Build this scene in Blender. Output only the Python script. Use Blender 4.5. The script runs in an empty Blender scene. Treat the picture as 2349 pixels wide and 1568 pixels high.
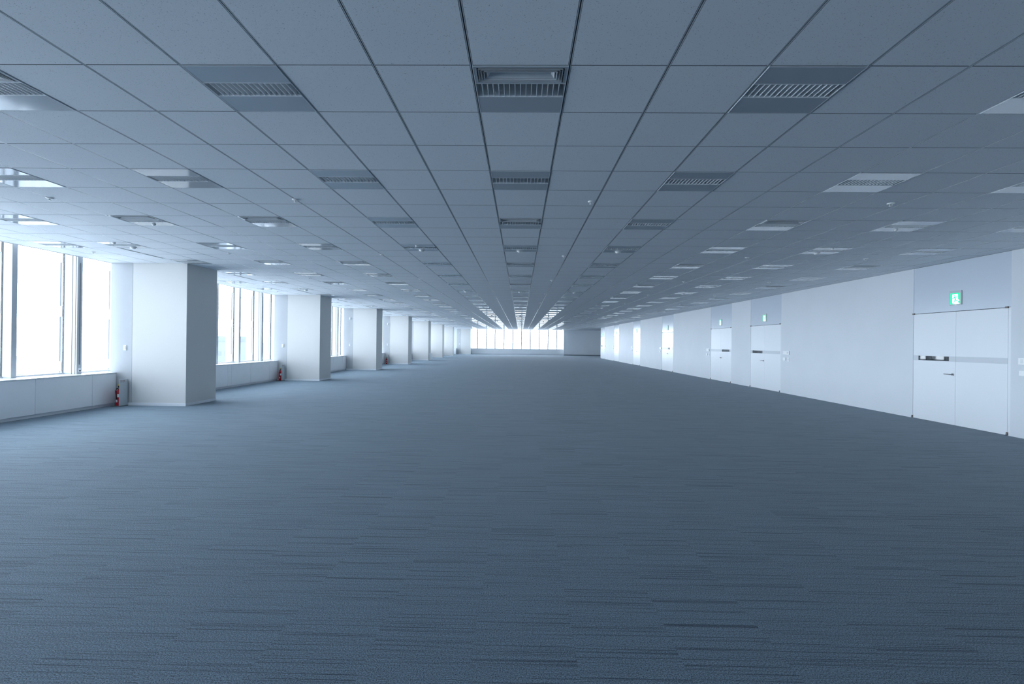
import bpy, bmesh, math, random
from mathutils import Matrix, Vector

sc = bpy.context.scene
COL = sc.collection
random.seed(7)

# ------------------------------------------------------------------ camera
W_PX, H_PX = 2349, 1568
F_PX = 1108.03
EYE = 1.5
cam_d = bpy.data.cameras.new('camera')
cam = bpy.data.objects.new('camera', cam_d)
COL.objects.link(cam)
cam_d.sensor_width = 36.0
cam_d.lens = 36.0 * F_PX / W_PX
cam_d.clip_start = 0.05
cam_d.clip_end = 2000
YAW, PITCH, ROLL = -0.0175266, 0.0018461, -0.0118144


def cam_matrix():
    cy, sy = math.cos(YAW), math.sin(YAW)
    cp, sp = math.cos(PITCH), math.sin(PITCH)
    cr, sr = math.cos(ROLL), math.sin(ROLL)
    ry = Matrix(((cy, 0, -sy), (0, 1, 0), (sy, 0, cy)))
    rp = Matrix(((1, 0, 0), (0, cp, -sp), (0, sp, cp)))
    rr = Matrix(((cr, -sr, 0), (sr, cr, 0), (0, 0, 1)))
    return rr @ rp @ ry          # rows: right, up, forward in (X right, Y up, Z ahead)


R3 = cam_matrix()
_r, _u, _f = [Vector((R3[i][0], R3[i][2], R3[i][1])) for i in range(3)]
cam.matrix_world = Matrix(((_r.x, _u.x, -_f.x, 0), (_r.y, _u.y, -_f.y, 0), (_r.z, _u.z, -_f.z, EYE), (0, 0, 0, 1)))
sc.camera = cam


def project(x, y, z):
    v = Vector((x, z - EYE, y))
    c = R3 @ v
    if c.z <= 0.01:
        return None
    return (W_PX / 2 + F_PX * c.x / c.z, H_PX / 2 - F_PX * c.y / c.z)


# ------------------------------------------------------------------ sky, light, exposure
SKY = 1.0
SKY_COL = (0.755, 0.865, 1.0)
BAND, BAND_W, BAND_LOW, ZENITH, GROUND = 8.0, 0.10, 0.33, 9.5, 2.0
world = bpy.data.worlds.new('overcast_sky')
sc.world = world
world.use_nodes = True
_nt = world.node_tree
bg = _nt.nodes['Background']


def _wm(op, a, b=None):
    n = _nt.nodes.new('ShaderNodeMath')
    n.operation = op
    for i, v in enumerate((a, b)):
        if v is None:
            continue
        if isinstance(v, (int, float)):
            n.inputs[i].default_value = v
        else:
            _nt.links.new(v, n.inputs[i])
    return n.outputs[0]


# hazy sky: brightest in a band along the horizon and out to the left, where the veiled sun stands
_tc = _nt.nodes.new('ShaderNodeTexCoord')
_sp = _nt.nodes.new('ShaderNodeSeparateXYZ')
_nt.links.new(_tc.outputs['Generated'], _sp.inputs[0])
_dx, _dy, _dz = _sp.outputs
_band = _wm('EXPONENT', _wm('MULTIPLY', _wm('POWER', _wm('ABSOLUTE', _wm('DIVIDE', _dz, _wm('ADD', _wm('MULTIPLY', _wm('LESS_THAN', _dz, 0.0), BAND_LOW - BAND_W), BAND_W))), 2.0), -1.0))
_elev = _wm('ADD', _wm('MULTIPLY', _band, BAND), _wm('ADD', _wm('MULTIPLY', _wm('LESS_THAN', _dz, 0.0), GROUND - ZENITH), ZENITH))
_side = _wm('ADD', _wm('MULTIPLY', _wm('MAXIMUM', _wm('MULTIPLY', _dx, -1.0), 0.0), 1.45), 0.85)
_azi = _wm('MULTIPLY', _side, _wm('ADD', _wm('MULTIPLY', _dy, 0.35), 1.0))
bg.inputs['Color'].default_value = (*SKY_COL, 1)
_nt.links.new(_wm('MULTIPLY', _wm('MULTIPLY', _elev, _azi), SKY), bg.inputs['Strength'])


def portal(name, loc, rot, sx, sy):
    d = bpy.data.lights.new(name, 'AREA')
    d.shape = 'RECTANGLE'
    d.size, d.size_y = sx, sy
    d.cycles.is_portal = True
    o = bpy.data.objects.new(name, d)
    o.location = loc
    o.rotation_euler = rot
    COL.objects.link(o)


# openings of the two window walls (they guide the sampling of the sky)
portal('window_portal_left', (-9.90, 26.0, 2.05), (0, -math.pi / 2, 0), 2.9, 76.0)
portal('window_portal_end', (-0.4, 62.45, 2.05), (-math.pi / 2, 0, 0), 12.6, 2.9)

vs = sc.view_settings
vs.view_transform = 'Standard'
vs.look = 'None'
vs.gamma = 1.0
vs.use_curve_mapping = False
vs.exposure = -0.40
sc.cycles.use_denoising = True
sc.cycles.max_bounces = 14
sc.cycles.diffuse_bounces = 8
sc.cycles.glossy_bounces = 4
sc.cycles.transparent_max_bounces = 12
sc.cycles.sample_clamp_indirect = 6.0

# ------------------------------------------------------------------ materials


def new_mat(name):
    m = bpy.data.materials.new(name)
    m.use_nodes = True
    nt = m.node_tree
    return m, nt, nt.nodes['Principled BSDF']


def N(nt, kind, **props):
    n = nt.nodes.new(kind)
    for k, v in props.items():
        setattr(n, k, v)
    return n


def math_node(nt, op, a, b=None, clamp=False):
    n = N(nt, 'ShaderNodeMath', operation=op, use_clamp=clamp)
    for i, v in enumerate((a, b)):
        if v is None:
            continue
        if isinstance(v, (int, float)):
            n.inputs[i].default_value = v
        else:
            nt.links.new(v, n.inputs[i])
    return n.outputs[0]


def painted(name, col, rough=0.5, spec=0.5, metal=0.0, var=0.04, scale=3.0, bump=0.0, bscale=60.0):
    """painted / coated surface: faint large-scale unevenness and an optional fine texture"""
    m, nt, p = new_mat(name)
    p.inputs['Roughness'].default_value = rough
    p.inputs['Specular IOR Level'].default_value = spec
    p.inputs['Metallic'].default_value = metal
    tc = N(nt, 'ShaderNodeTexCoord')
    nz = N(nt, 'ShaderNodeTexNoise')
    nz.inputs['Scale'].default_value = scale
    nz.inputs['Detail'].default_value = 2.0
    nt.links.new(tc.outputs['Object'], nz.inputs['Vector'])
    ramp = N(nt, 'ShaderNodeValToRGB')
    c = col
    ramp.color_ramp.elements[0].position = 0.3
    ramp.color_ramp.elements[1].position = 0.7
    ramp.color_ramp.elements[0].color = (c[0] * (1 - var), c[1] * (1 - var), c[2] * (1 - var), 1)
    ramp.color_ramp.elements[1].color = (min(c[0] * (1 + var), 1), min(c[1] * (1 + var), 1), min(c[2] * (1 + var), 1), 1)
    nt.links.new(nz.outputs['Fac'], ramp.inputs['Fac'])
    nt.links.new(ramp.outputs['Color'], p.inputs['Base Color'])
    if bump:
        n2 = N(nt, 'ShaderNodeTexNoise')
        n2.inputs['Scale'].default_value = bscale
        nt.links.new(tc.outputs['Object'], n2.inputs['Vector'])
        b = N(nt, 'ShaderNodeBump')
        b.inputs['Strength'].default_value = bump
        b.inputs['Distance'].default_value = 0.002
        nt.links.new(n2.outputs['Fac'], b.inputs['Height'])
        nt.links.new(b.outputs['Normal'], p.inputs['Normal'])
    return m


def emitter(name, col, strength):
    m, nt, p = new_mat(name)
    p.inputs['Base Color'].default_value = (*col, 1)
    p.inputs['Emission Color'].default_value = (*col, 1)
    p.inputs['Emission Strength'].default_value = strength
    return m


def make_glass(name, tint, gloss):
    m = bpy.data.materials.new(name)
    m.use_nodes = True
    nt = m.node_tree
    nt.nodes.clear()
    out = N(nt, 'ShaderNodeOutputMaterial')
    tr = N(nt, 'ShaderNodeBsdfTransparent')
    tr.inputs['Color'].default_value = (*tint, 1)
    gl = N(nt, 'ShaderNodeBsdfGlossy')
    gl.inputs['Roughness'].default_value = 0.01
    lw = N(nt, 'ShaderNodeLayerWeight')
    lw.inputs['Blend'].default_value = 0.5
    p5 = math_node(nt, 'POWER', lw.outputs['Facing'], 4.0)
    f = math_node(nt, 'MULTIPLY', math_node(nt, 'ADD', math_node(nt, 'MULTIPLY', p5, 0.92), 0.04), gloss, True)
    mx = N(nt, 'ShaderNodeMixShader')
    nt.links.new(f, mx.inputs[0])
    nt.links.new(tr.outputs[0], mx.inputs[1])
    nt.links.new(gl.outputs[0], mx.inputs[2])
    nt.links.new(mx.outputs[0], out.inputs['Surface'])
    return m


def make_carpet():
    m, nt, p = new_mat('carpet')
    p.inputs['Roughness'].default_value = 0.85
    p.inputs['Specular IOR Level'].default_value = 0.25
    p.inputs['Sheen Weight'].default_value = 0.16
    p.inputs['Sheen Roughness'].default_value = 0.3
    p.inputs['Sheen Tint'].default_value = (0.8, 0.88, 0.95, 1)
    tc = N(nt, 'ShaderNodeTexCoord')
    sp = N(nt, 'ShaderNodeSeparateXYZ')
    nt.links.new(tc.outputs['Object'], sp.inputs[0])
    x, y = sp.outputs[0], sp.outputs[1]
    # half-metre carpet tiles: each has its own run of dark weft lines
    ix = math_node(nt, 'FLOOR', math_node(nt, 'DIVIDE', math_node(nt, 'ADD', x, 0.215), 0.5))
    iy = math_node(nt, 'FLOOR', math_node(nt, 'DIVIDE', y, 0.5))
    seed = math_node(nt, 'ADD', math_node(nt, 'MULTIPLY', ix, 3.71), math_node(nt, 'MULTIPLY', iy, 1.37))

    def streak(xs, ys, lo, hi, off):
        cb = N(nt, 'ShaderNodeCombineXYZ')
        nt.links.new(math_node(nt, 'ADD', math_node(nt, 'MULTIPLY', x, xs), off), cb.inputs[0])
        nt.links.new(math_node(nt, 'MULTIPLY', y, ys), cb.inputs[1])
        nt.links.new(seed, cb.inputs[2])
        nz = N(nt, 'ShaderNodeTexNoise')
        nz.inputs['Scale'].default_value = 1.0
        nz.inputs['Detail'].default_value = 1.0
        nt.links.new(cb.outputs[0], nz.inputs['Vector'])
        mr = N(nt, 'ShaderNodeMapRange')
        mr.inputs['From Min'].default_value = lo
        mr.inputs['From Max'].default_value = hi
        nt.links.new(nz.outputs['Fac'], mr.inputs['Value'])
        return mr.outputs[0]
    s1 = streak(0.45, 125.0, 0.57, 0.67, 0.0)
    s2 = streak(1.6, 240.0, 0.46, 0.72, 31.0)
    lines = math_node(nt, 'ADD', math_node(nt, 'MULTIPLY', s1, 0.70), math_node(nt, 'MULTIPLY', s2, 0.38), clamp=True)
    fib = N(nt, 'ShaderNodeTexNoise')
    fib.inputs['Scale'].default_value = 165.0
    fib.inputs['Detail'].default_value = 3.5
    nt.links.new(tc.outputs['Object'], fib.inputs['Vector'])
    fr = N(nt, 'ShaderNodeMapRange')
    fr.inputs['From Min'].default_value = 0.3
    fr.inputs['From Max'].default_value = 0.7
    fr.inputs['To Min'].default_value = 0.25
    fr.inputs['To Max'].default_value = 1.85
    nt.links.new(fib.outputs['Fac'], fr.inputs['Value'])
    mix = N(nt, 'ShaderNodeMix', data_type='RGBA')
    nt.links.new(lines, mix.inputs[0])
    mix.inputs[6].default_value = (*CARPET, 1)
    mix.inputs[7].default_value = (CARPET[0] * 0.28, CARPET[1] * 0.30, CARPET[2] * 0.34, 1)
    mul = N(nt, 'ShaderNodeMix', data_type='RGBA', blend_type='MULTIPLY')
    mul.inputs[0].default_value = 1.0
    nt.links.new(mix.outputs[2], mul.inputs[6])
    cc = N(nt, 'ShaderNodeCombineColor')
    for i in range(3):
        nt.links.new(fr.outputs[0], cc.inputs[i])
    nt.links.new(cc.outputs[0], mul.inputs[7])
    nt.links.new(mul.outputs[2], p.inputs['Base Color'])
    b = N(nt, 'ShaderNodeBump')
    b.inputs['Strength'].default_value = 0.5
    b.inputs['Distance'].default_value = 0.004
    h = math_node(nt, 'SUBTRACT', fib.outputs['Fac'], math_node(nt, 'MULTIPLY', lines, 0.8))
    nt.links.new(h, b.inputs['Height'])
    nt.links.new(b.outputs['Normal'], p.inputs['Normal'])
    return m


def make_ceiling_tile():
    m, nt, p = new_mat('ceiling_board')
    p.inputs['Roughness'].default_value = 0.75
    p.inputs['Specular IOR Level'].default_value = 0.3
    tc = N(nt, 'ShaderNodeTexCoord')
    pore = N(nt, 'ShaderNodeTexNoise')
    pore.inputs['Scale'].default_value = 140.0
    pore.inputs['Detail'].default_value = 3.0
    nt.links.new(tc.outputs['Object'], pore.inputs['Vector'])
    ramp = N(nt, 'ShaderNodeValToRGB')
    ramp.color_ramp.elements[0].position = 0.29
    ramp.color_ramp.elements[1].position = 0.36
    ramp.color_ramp.elements[0].color = (CEIL[0] * 0.55, CEIL[1] * 0.55, CEIL[2] * 0.58, 1)
    ramp.color_ramp.elements[1].color = (*CEIL, 1)
    nt.links.new(pore.outputs['Fac'], ramp.inputs['Fac'])
    nt.links.new(ramp.outputs['Color'], p.inputs['Base Color'])
    b = N(nt, 'ShaderNodeBump')
    b.inputs['Strength'].default_value = 0.16
    b.inputs['Distance'].default_value = 0.003
    nt.links.new(pore.outputs['Fac'], b.inputs['Height'])
    nt.links.new(b.outputs['Normal'], p.inputs['Normal'])
    return m


CARPET = (0.152, 0.205, 0.250)
CEIL = (0.83, 0.865, 0.90)
M = {}
M['carpet'] = make_carpet()
M['tile'] = make_ceiling_tile()
M['edge'] = painted('board_cut_edge', (0.16, 0.18, 0.20), 0.9, 0.1)
M['gap'] = painted('ceiling_void', (0.05, 0.065, 0.08), 0.8, 0.1)
M['rail'] = painted('rail_white', (0.66, 0.70, 0.74), 0.2, 0.7, metal=0.15)
M['fix'] = painted('light_panel_white', (0.56, 0.60, 0.64), 0.08, 0.8, metal=0.30, var=0.02)
M['louvre'] = painted('louvre_white', (0.88, 0.90, 0.92), 0.3, 0.5)
M['lip'] = painted('light_frame_white', (0.60, 0.64, 0.68), 0.3, 0.5)
M['diff'] = painted('diffuser_white', (0.60, 0.63, 0.66), 0.35, 0.5)
M['channel'] = painted('lamp_channel', (0.60, 0.63, 0.65), 0.35, 0.5)
M['tube'] = painted('lamp_tube', (0.75, 0.78, 0.78), 0.25, 0.5)
M['wall'] = painted('wall_white', (0.66, 0.685, 0.715), 0.55, 0.35, var=0.015, scale=1.2, bump=0.08, bscale=90)
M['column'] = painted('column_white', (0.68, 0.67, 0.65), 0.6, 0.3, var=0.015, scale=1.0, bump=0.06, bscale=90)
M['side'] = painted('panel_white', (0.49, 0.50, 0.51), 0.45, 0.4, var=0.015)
M['base'] = painted('skirting_white', (0.78, 0.80, 0.83), 0.4, 0.4, var=0.02)
M['shadebase'] = painted('skirting_in_shade', (0.10, 0.13, 0.15), 0.6, 0.3)  # ordinary skirting, with the shade at the wall's foot put into its colour
M['door'] = painted('door_white', (0.74, 0.76, 0.785), 0.32, 0.45, var=0.01, scale=0.8)
M['transom'] = painted('transom_white', (0.58, 0.63, 0.69), 0.2, 0.5, var=0.01, scale=0.8)
M['band'] = painted('door_band_grey', (0.55, 0.58, 0.61), 0.35, 0.5, var=0.01)
M['metal'] = painted('brushed_steel', (0.30, 0.30, 0.31), 0.3, 0.5, metal=0.9)
M['bronze'] = painted('pivot_metal', (0.16, 0.13, 0.12), 0.4, 0.5, metal=0.6)
M['darkglass'] = painted('vision_glass', (0.012, 0.017, 0.022), 0.02, 0.5, var=0.02)
M['cab'] = painted('cabinet_grey_white', (0.89, 0.90, 0.91), 0.3, 0.5, var=0.015)
M['cabtop'] = painted('counter_white', (0.78, 0.80, 0.82), 0.25, 0.5, var=0.015)
M['mull'] = painted('mullion_aluminium', (0.48, 0.51, 0.54), 0.35, 0.5, var=0.02)
M['gasket'] = painted('gasket_black', (0.012, 0.02, 0.025), 0.5, 0.3)
M['fin'] = painted('outer_fin_white', (0.55, 0.57, 0.60), 0.4, 0.4)
M['slotgrey'] = painted('slot_grey', (0.20, 0.22, 0.24), 0.4, 0.4)
M['clip'] = painted('clip_white', (0.88, 0.89, 0.90), 0.4, 0.4)
M['glass'] = make_glass('window_glass', (0.96, 0.975, 0.98), 1.0)
M['plate'] = painted('plate_plastic', (0.84, 0.85, 0.85), 0.35, 0.5, var=0.01)
M['plate_in'] = painted('plate_inset', (0.60, 0.63, 0.65), 0.4, 0.5)
M['red'] = painted('extinguisher_red', (0.52, 0.008, 0.02), 0.22, 0.6)
M['black'] = painted('rubber_black', (0.012, 0.012, 0.014), 0.5, 0.4)
M['yellow'] = painted('pin_yellow', (0.80, 0.58, 0.10), 0.4, 0.5)
M['stand'] = painted('stand_grey', (0.50, 0.54, 0.56), 0.35, 0.5)
M['tray'] = painted('tray_dark', (0.10, 0.12, 0.13), 0.5, 0.4)
M['ink'] = painted('sign_ink_red', (0.25, 0.02, 0.03), 0.6, 0.3)
M['ink2'] = painted('sign_ink_grey', (0.10, 0.11, 0.13), 0.6, 0.3)
M['green'] = emitter('exit_green', (0.0, 0.85, 0.33), 1.0)
M['lit'] = emitter('exit_white', (0.90, 1.0, 0.95), 1.1)
M['tower'] = painted('tower_concrete', (0.24, 0.27, 0.30), 0.8, 0.2, var=0.06, scale=0.08)
M['tower2'] = painted('tower_pale', (0.62, 0.65, 0.68), 0.8, 0.2, var=0.04, scale=0.08)
M['towerw'] = painted('tower_windows', (0.17, 0.20, 0.24), 0.3, 0.3)
M['grey'] = painted('end_wall_grey', (0.84, 0.87, 0.90), 0.5, 0.35, var=0.015, scale=1.0)

# ------------------------------------------------------------------ mesh helper


class MB:
    def __init__(self):
        self.v, self.f, self.mi, self.mats = [], [], [], []
        self.smooth = []

    def _m(self, mat):
        if mat not in self.mats:
            self.mats.append(mat)
        return self.mats.index(mat)

    def face(self, pts, mat, smooth=False):
        k = len(self.v)
        self.v += [tuple(p) for p in pts]
        self.f.append(tuple(range(k, k + len(pts))))
        self.mi.append(self._m(mat))
        self.smooth.append(smooth)

    def box(self, x0, x1, y0, y1, z0, z1, mat, bev=0.0):
        if x0 > x1: x0, x1 = x1, x0
        if y0 > y1: y0, y1 = y1, y0
        if z0 > z1: z0, z1 = z1, z0
        if bev > 0:
            b = min(bev, (x1 - x0) / 2.2, (y1 - y0) / 2.2, (z1 - z0) / 2.2)
            bm = bmesh.new()
            bmesh.ops.create_cube(bm, size=1.0)
            for v in bm.verts:
                v.co.x = (x0 + x1) / 2 + v.co.x * (x1 - x0)
                v.co.y = (y0 + y1) / 2 + v.co.y * (y1 - y0)
                v.co.z = (z0 + z1) / 2 + v.co.z * (z1 - z0)
            bmesh.ops.bevel(bm, geom=list(bm.edges), offset=b, segments=1, affect='EDGES')
            self.add_bm(bm, mat)
            return
        k = len(self.v)
        self.v += [(x0, y0, z0), (x1, y0, z0), (x1, y1, z0), (x0, y1, z0), (x0, y0, z1), (x1, y0, z1), (x1, y1, z1), (x0, y1, z1)]
        for q in ((0, 3, 2, 1), (4, 5, 6, 7), (0, 1, 5, 4), (1, 2, 6, 5), (2, 3, 7, 6), (3, 0, 4, 7)):
            self.f.append(tuple(k + i for i in q))
            self.mi.append(self._m(mat))
            self.smooth.append(False)

    def add_bm(self, bm, mat, smooth=False):
        k = len(self.v)
        bm.verts.index_update()
        self.v += [tuple(v.co) for v in bm.verts]
        for f in bm.faces:
            self.f.append(tuple(k + v.index for v in f.verts))
            self.mi.append(self._m(mat))
            self.smooth.append(smooth)
        bm.free()

    def lathe(self, prof, mat, seg=20, cx=0.0, cy=0.0, sy=1.0):
        """prof: (radius, z) pairs, revolved about the vertical axis through (cx, cy)"""
        k = len(self.v)
        mi = self._m(mat)
        for r, z in prof:
            for s in range(seg):
                a = 2 * math.pi * s / seg
                self.v.append((cx + r * math.cos(a), cy + r * math.sin(a) * sy, z))
        for i in range(len(prof) - 1):
            for s in range(seg):
                t = (s + 1) % seg
                self.f.append((k + i * seg + s, k + i * seg + t, k + (i + 1) * seg + t, k + (i + 1) * seg + s))
                self.mi.append(mi)
                self.smooth.append(True)
        for i, rev in ((0, True), (len(prof) - 1, False)):
            if prof[i][0] > 1e-6:
                idx = [k + i * seg + s for s in range(seg)]
                self.f.append(tuple(reversed(idx)) if rev else tuple(idx))
                self.mi.append(mi)
                self.smooth.append(False)

    def tube(self, pts, r, mat, seg=10):
        k = len(self.v)
        mi = self._m(mat)
        P = [Vector(p) for p in pts]
        up = Vector((0.31, 0.17, 0.93)).normalized()
        for i, p in enumerate(P):
            d = (P[min(i + 1, len(P) - 1)] - P[max(i - 1, 0)]).normalized()
            a = d.cross(up)
            if a.length < 1e-3:
                a = d.cross(Vector((1, 0, 0)))
            a.normalize()
            b = d.cross(a).normalized()
            for s in range(seg):
                t = 2 * math.pi * s / seg
                self.v.append(tuple(p + (a * math.cos(t) + b * math.sin(t)) * r))
        for i in range(len(P) - 1):
            for s in range(seg):
                t = (s + 1) % seg
                self.f.append((k + i * seg + s, k + i * seg + t, k + (i + 1) * seg + t, k + (i + 1) * seg + s))
                self.mi.append(mi)
                self.smooth.append(True)
        self.f.append(tuple(k + s for s in reversed(range(seg))))
        self.f.append(tuple(k + (len(P) - 1) * seg + s for s in range(seg)))
        self.mi += [mi, mi]
        self.smooth += [False, False]

    def mesh(self, name):
        me = bpy.data.meshes.new(name)
        me.from_pydata(self.v, [], self.f)
        for m in self.mats:
            me.materials.append(M[m])
        me.polygons.foreach_set('material_index', self.mi)
        me.polygons.foreach_set('use_smooth', self.smooth)
        me.update()
        return me

    def build(self, name, parent=None):
        o = bpy.data.objects.new(name, self.mesh(name))
        COL.objects.link(o)
        if parent:
            o.parent = parent
        return o


def tag(o, label=None, cat=None, group=None, kind=None):
    if label: o['label'] = label
    if cat: o['category'] = cat
    if group: o['group'] = group
    if kind: o['kind'] = kind
    return o


def empty(name, loc, label=None, cat=None, group=None, kind=None):
    o = bpy.data.objects.new(name, None)
    o.location = loc
    o.empty_display_size = 0.2
    COL.objects.link(o)
    return tag(o, label, cat, group, kind)


def link_mesh(name, me, parent=None, loc=(0, 0, 0)):
    o = bpy.data.objects.new(name, me)
    o.location = loc
    COL.objects.link(o)
    if parent:
        o.parent = parent
    return o


def copy_tree(o, parent=None):
    c = o.copy()
    COL.objects.link(c)
    if parent:
        c.parent = parent
    for ch in list(o.children):
        copy_tree(ch, c)
    return c


ORD = ['zeroth', 'first', 'second', 'third', 'fourth', 'fifth', 'sixth', 'seventh', 'eighth', 'ninth', 'tenth', 'eleventh', 'twelfth',
       'thirteenth', 'fourteenth', 'fifteenth', 'sixteenth', 'seventeenth', 'eighteenth', 'nineteenth', 'twentieth']
ORD += ['twenty-' + w for w in ORD[1:10]] + ['thirtieth'] + ['thirty-' + w for w in ORD[1:10]] + ['fortieth']
ORD += ['forty-' + w for w in ORD[1:10]] + ['fiftieth'] + ['fifty-' + w for w in ORD[1:10]] + ['sixtieth']

# ------------------------------------------------------------------ dimensions (metres; y runs away from the camera)
CZ = 3.19                       # ceiling height
Y_BACK = -9.0
X_EDGE = -9.20                  # ceiling edge at the window wall
X_GLASS = -9.57
X_RIGHT = 8.43
Y_RIGHT_END = 50.85
Y_END = 61.2                    # grey end wall
Y_ENDWIN = 62.10
CELL = 0.6
RX0, RY0 = -0.3197, 2.9392      # ceiling grid origin
COLY = [10.68, 17.87, 24.94, 32.06, 39.09, 46.09, 53.14]
COL_D = 1.065
COL_X0, COL_X1 = -8.71, -7.474
Y8 = 60.4
MULL0, MODULE = 8.742, 1.2


def rail_x(i): return RX0 + CELL * i
def row_y(j): return RY0 + CELL * j


# ------------------------------------------------------------------ floor
b = MB()
b.box(-9.56, 14.0, Y_BACK, 62.0, -0.12, 0.0, 'carpet')
tag(b.build('floor'), 'wide blue-grey carpeted floor with fine dark weft lines', 'floor', kind='structure')

# ------------------------------------------------------------------ ceiling fixtures: which cells
FCOLS = [-14, -12, -9, -6, -3, 0, 3, 6, 9, 12]
ANEMO = {-9, -6, 0, 6, 12}


def in_frame(x0, x1, y0, y1, z):
    pts = [project(x, y, z) for x in (x0, x1) for y in (y0, y1)]
    pts = [p for p in pts if p]
    if not pts:
        return False
    return max(p[0] for p in pts) > 6 and min(p[0] for p in pts) < W_PX - 6 and max(p[1] for p in pts) > 4


def hits_column(x0, x1, y0, y1):
    if x0 > COL_X1 - 0.1:
        return False
    return any(y0 < cy + COL_D and y1 > cy - 0.02 for cy in COLY + [Y8])


fixtures = []
for c in FCOLS:
    for j in range(0, 96, 3):
        x0, y0 = rail_x(c), row_y(j)
        if not in_frame(x0, x0 + CELL, y0, y0 + CELL, CZ):
            continue
        if hits_column(x0, x0 + CELL, y0, y0 + CELL):
            continue
        if y0 + CELL > Y_END - 0.1:
            continue
        fixtures.append((c, j))
FIXSET = set(fixtures)

# ------------------------------------------------------------------ ceiling: boards, rails, void above
b = MB()
GX, GY, CH = 0.0095, 0.0027, 0.006
for j in range(-20, 100):
    y0, y1 = row_y(j), row_y(j + 1)
    if y0 < Y_BACK or y0 > 62.0:
        continue
    y1 = min(y1, 62.0)
    imax = 14 if y0 < Y_RIGHT_END else 22
    for i in range(-15, imax + 1):
        if (i, j) in FIXSET:
            continue
        x0, x1 = rail_x(i), rail_x(i + 1)
        x0 = max(x0, X_EDGE)
        if y0 < Y_RIGHT_END - 0.5:
            x1 = min(x1, X_RIGHT)
        if x1 - x0 < 0.06:
            continue
        ax, bx, ay, by = x0 + GX, x1 - GX, y0 + GY, y1 - GY
        e = 0.0012
        lo = [(ax + e, ay + e, CZ), (bx - e, ay + e, CZ), (bx - e, by - e, CZ), (ax + e, by - e, CZ)]
        hi = [(ax, ay, CZ + CH), (bx, ay, CZ + CH), (bx, by, CZ + CH), (ax, by, CZ + CH)]
        b.face(lo[::-1], 'tile')
        for s in range(4):
            t = (s + 1) % 4
            b.face([lo[s], lo[t], hi[t], hi[s]], 'edge')
b.box(X_EDGE - 0.02, 14.0, Y_BACK, 62.3, CZ + 0.10, CZ + 0.25, 'gap')
b.box(X_EDGE - 0.02, X_EDGE, Y_BACK, 62.3, CZ - 0.005, CZ + 0.4, 'wall')      # fascia of the blind pocket
b.box(-9.9, X_EDGE - 0.02, Y_BACK, 62.3, CZ + 0.36, CZ + 0.4, 'wall')         # its lid
ceiling = tag(b.build('ceiling'), 'flat ceiling of square white acoustic boards between thin rails', 'ceiling', kind='structure')
for i in range(-14, 23):
    b = MB()
    x = rail_x(i)
    ya = Y_BACK if i <= 14 else Y_RIGHT_END
    for q in (-1, 1):                       # two white flanges with a dark groove between them
        b.box(x + q * 0.0035, x + q * 0.0085, ya, 62.0, CZ + 0.0005, CZ + 0.014, 'rail')
    b.box(x - 0.012, x + 0.012, ya, 62.0, CZ + 0.014, CZ + 0.018, 'gap')
    b.build('ceiling_rail', ceiling)

# ------------------------------------------------------------------ ceiling lights


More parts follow.
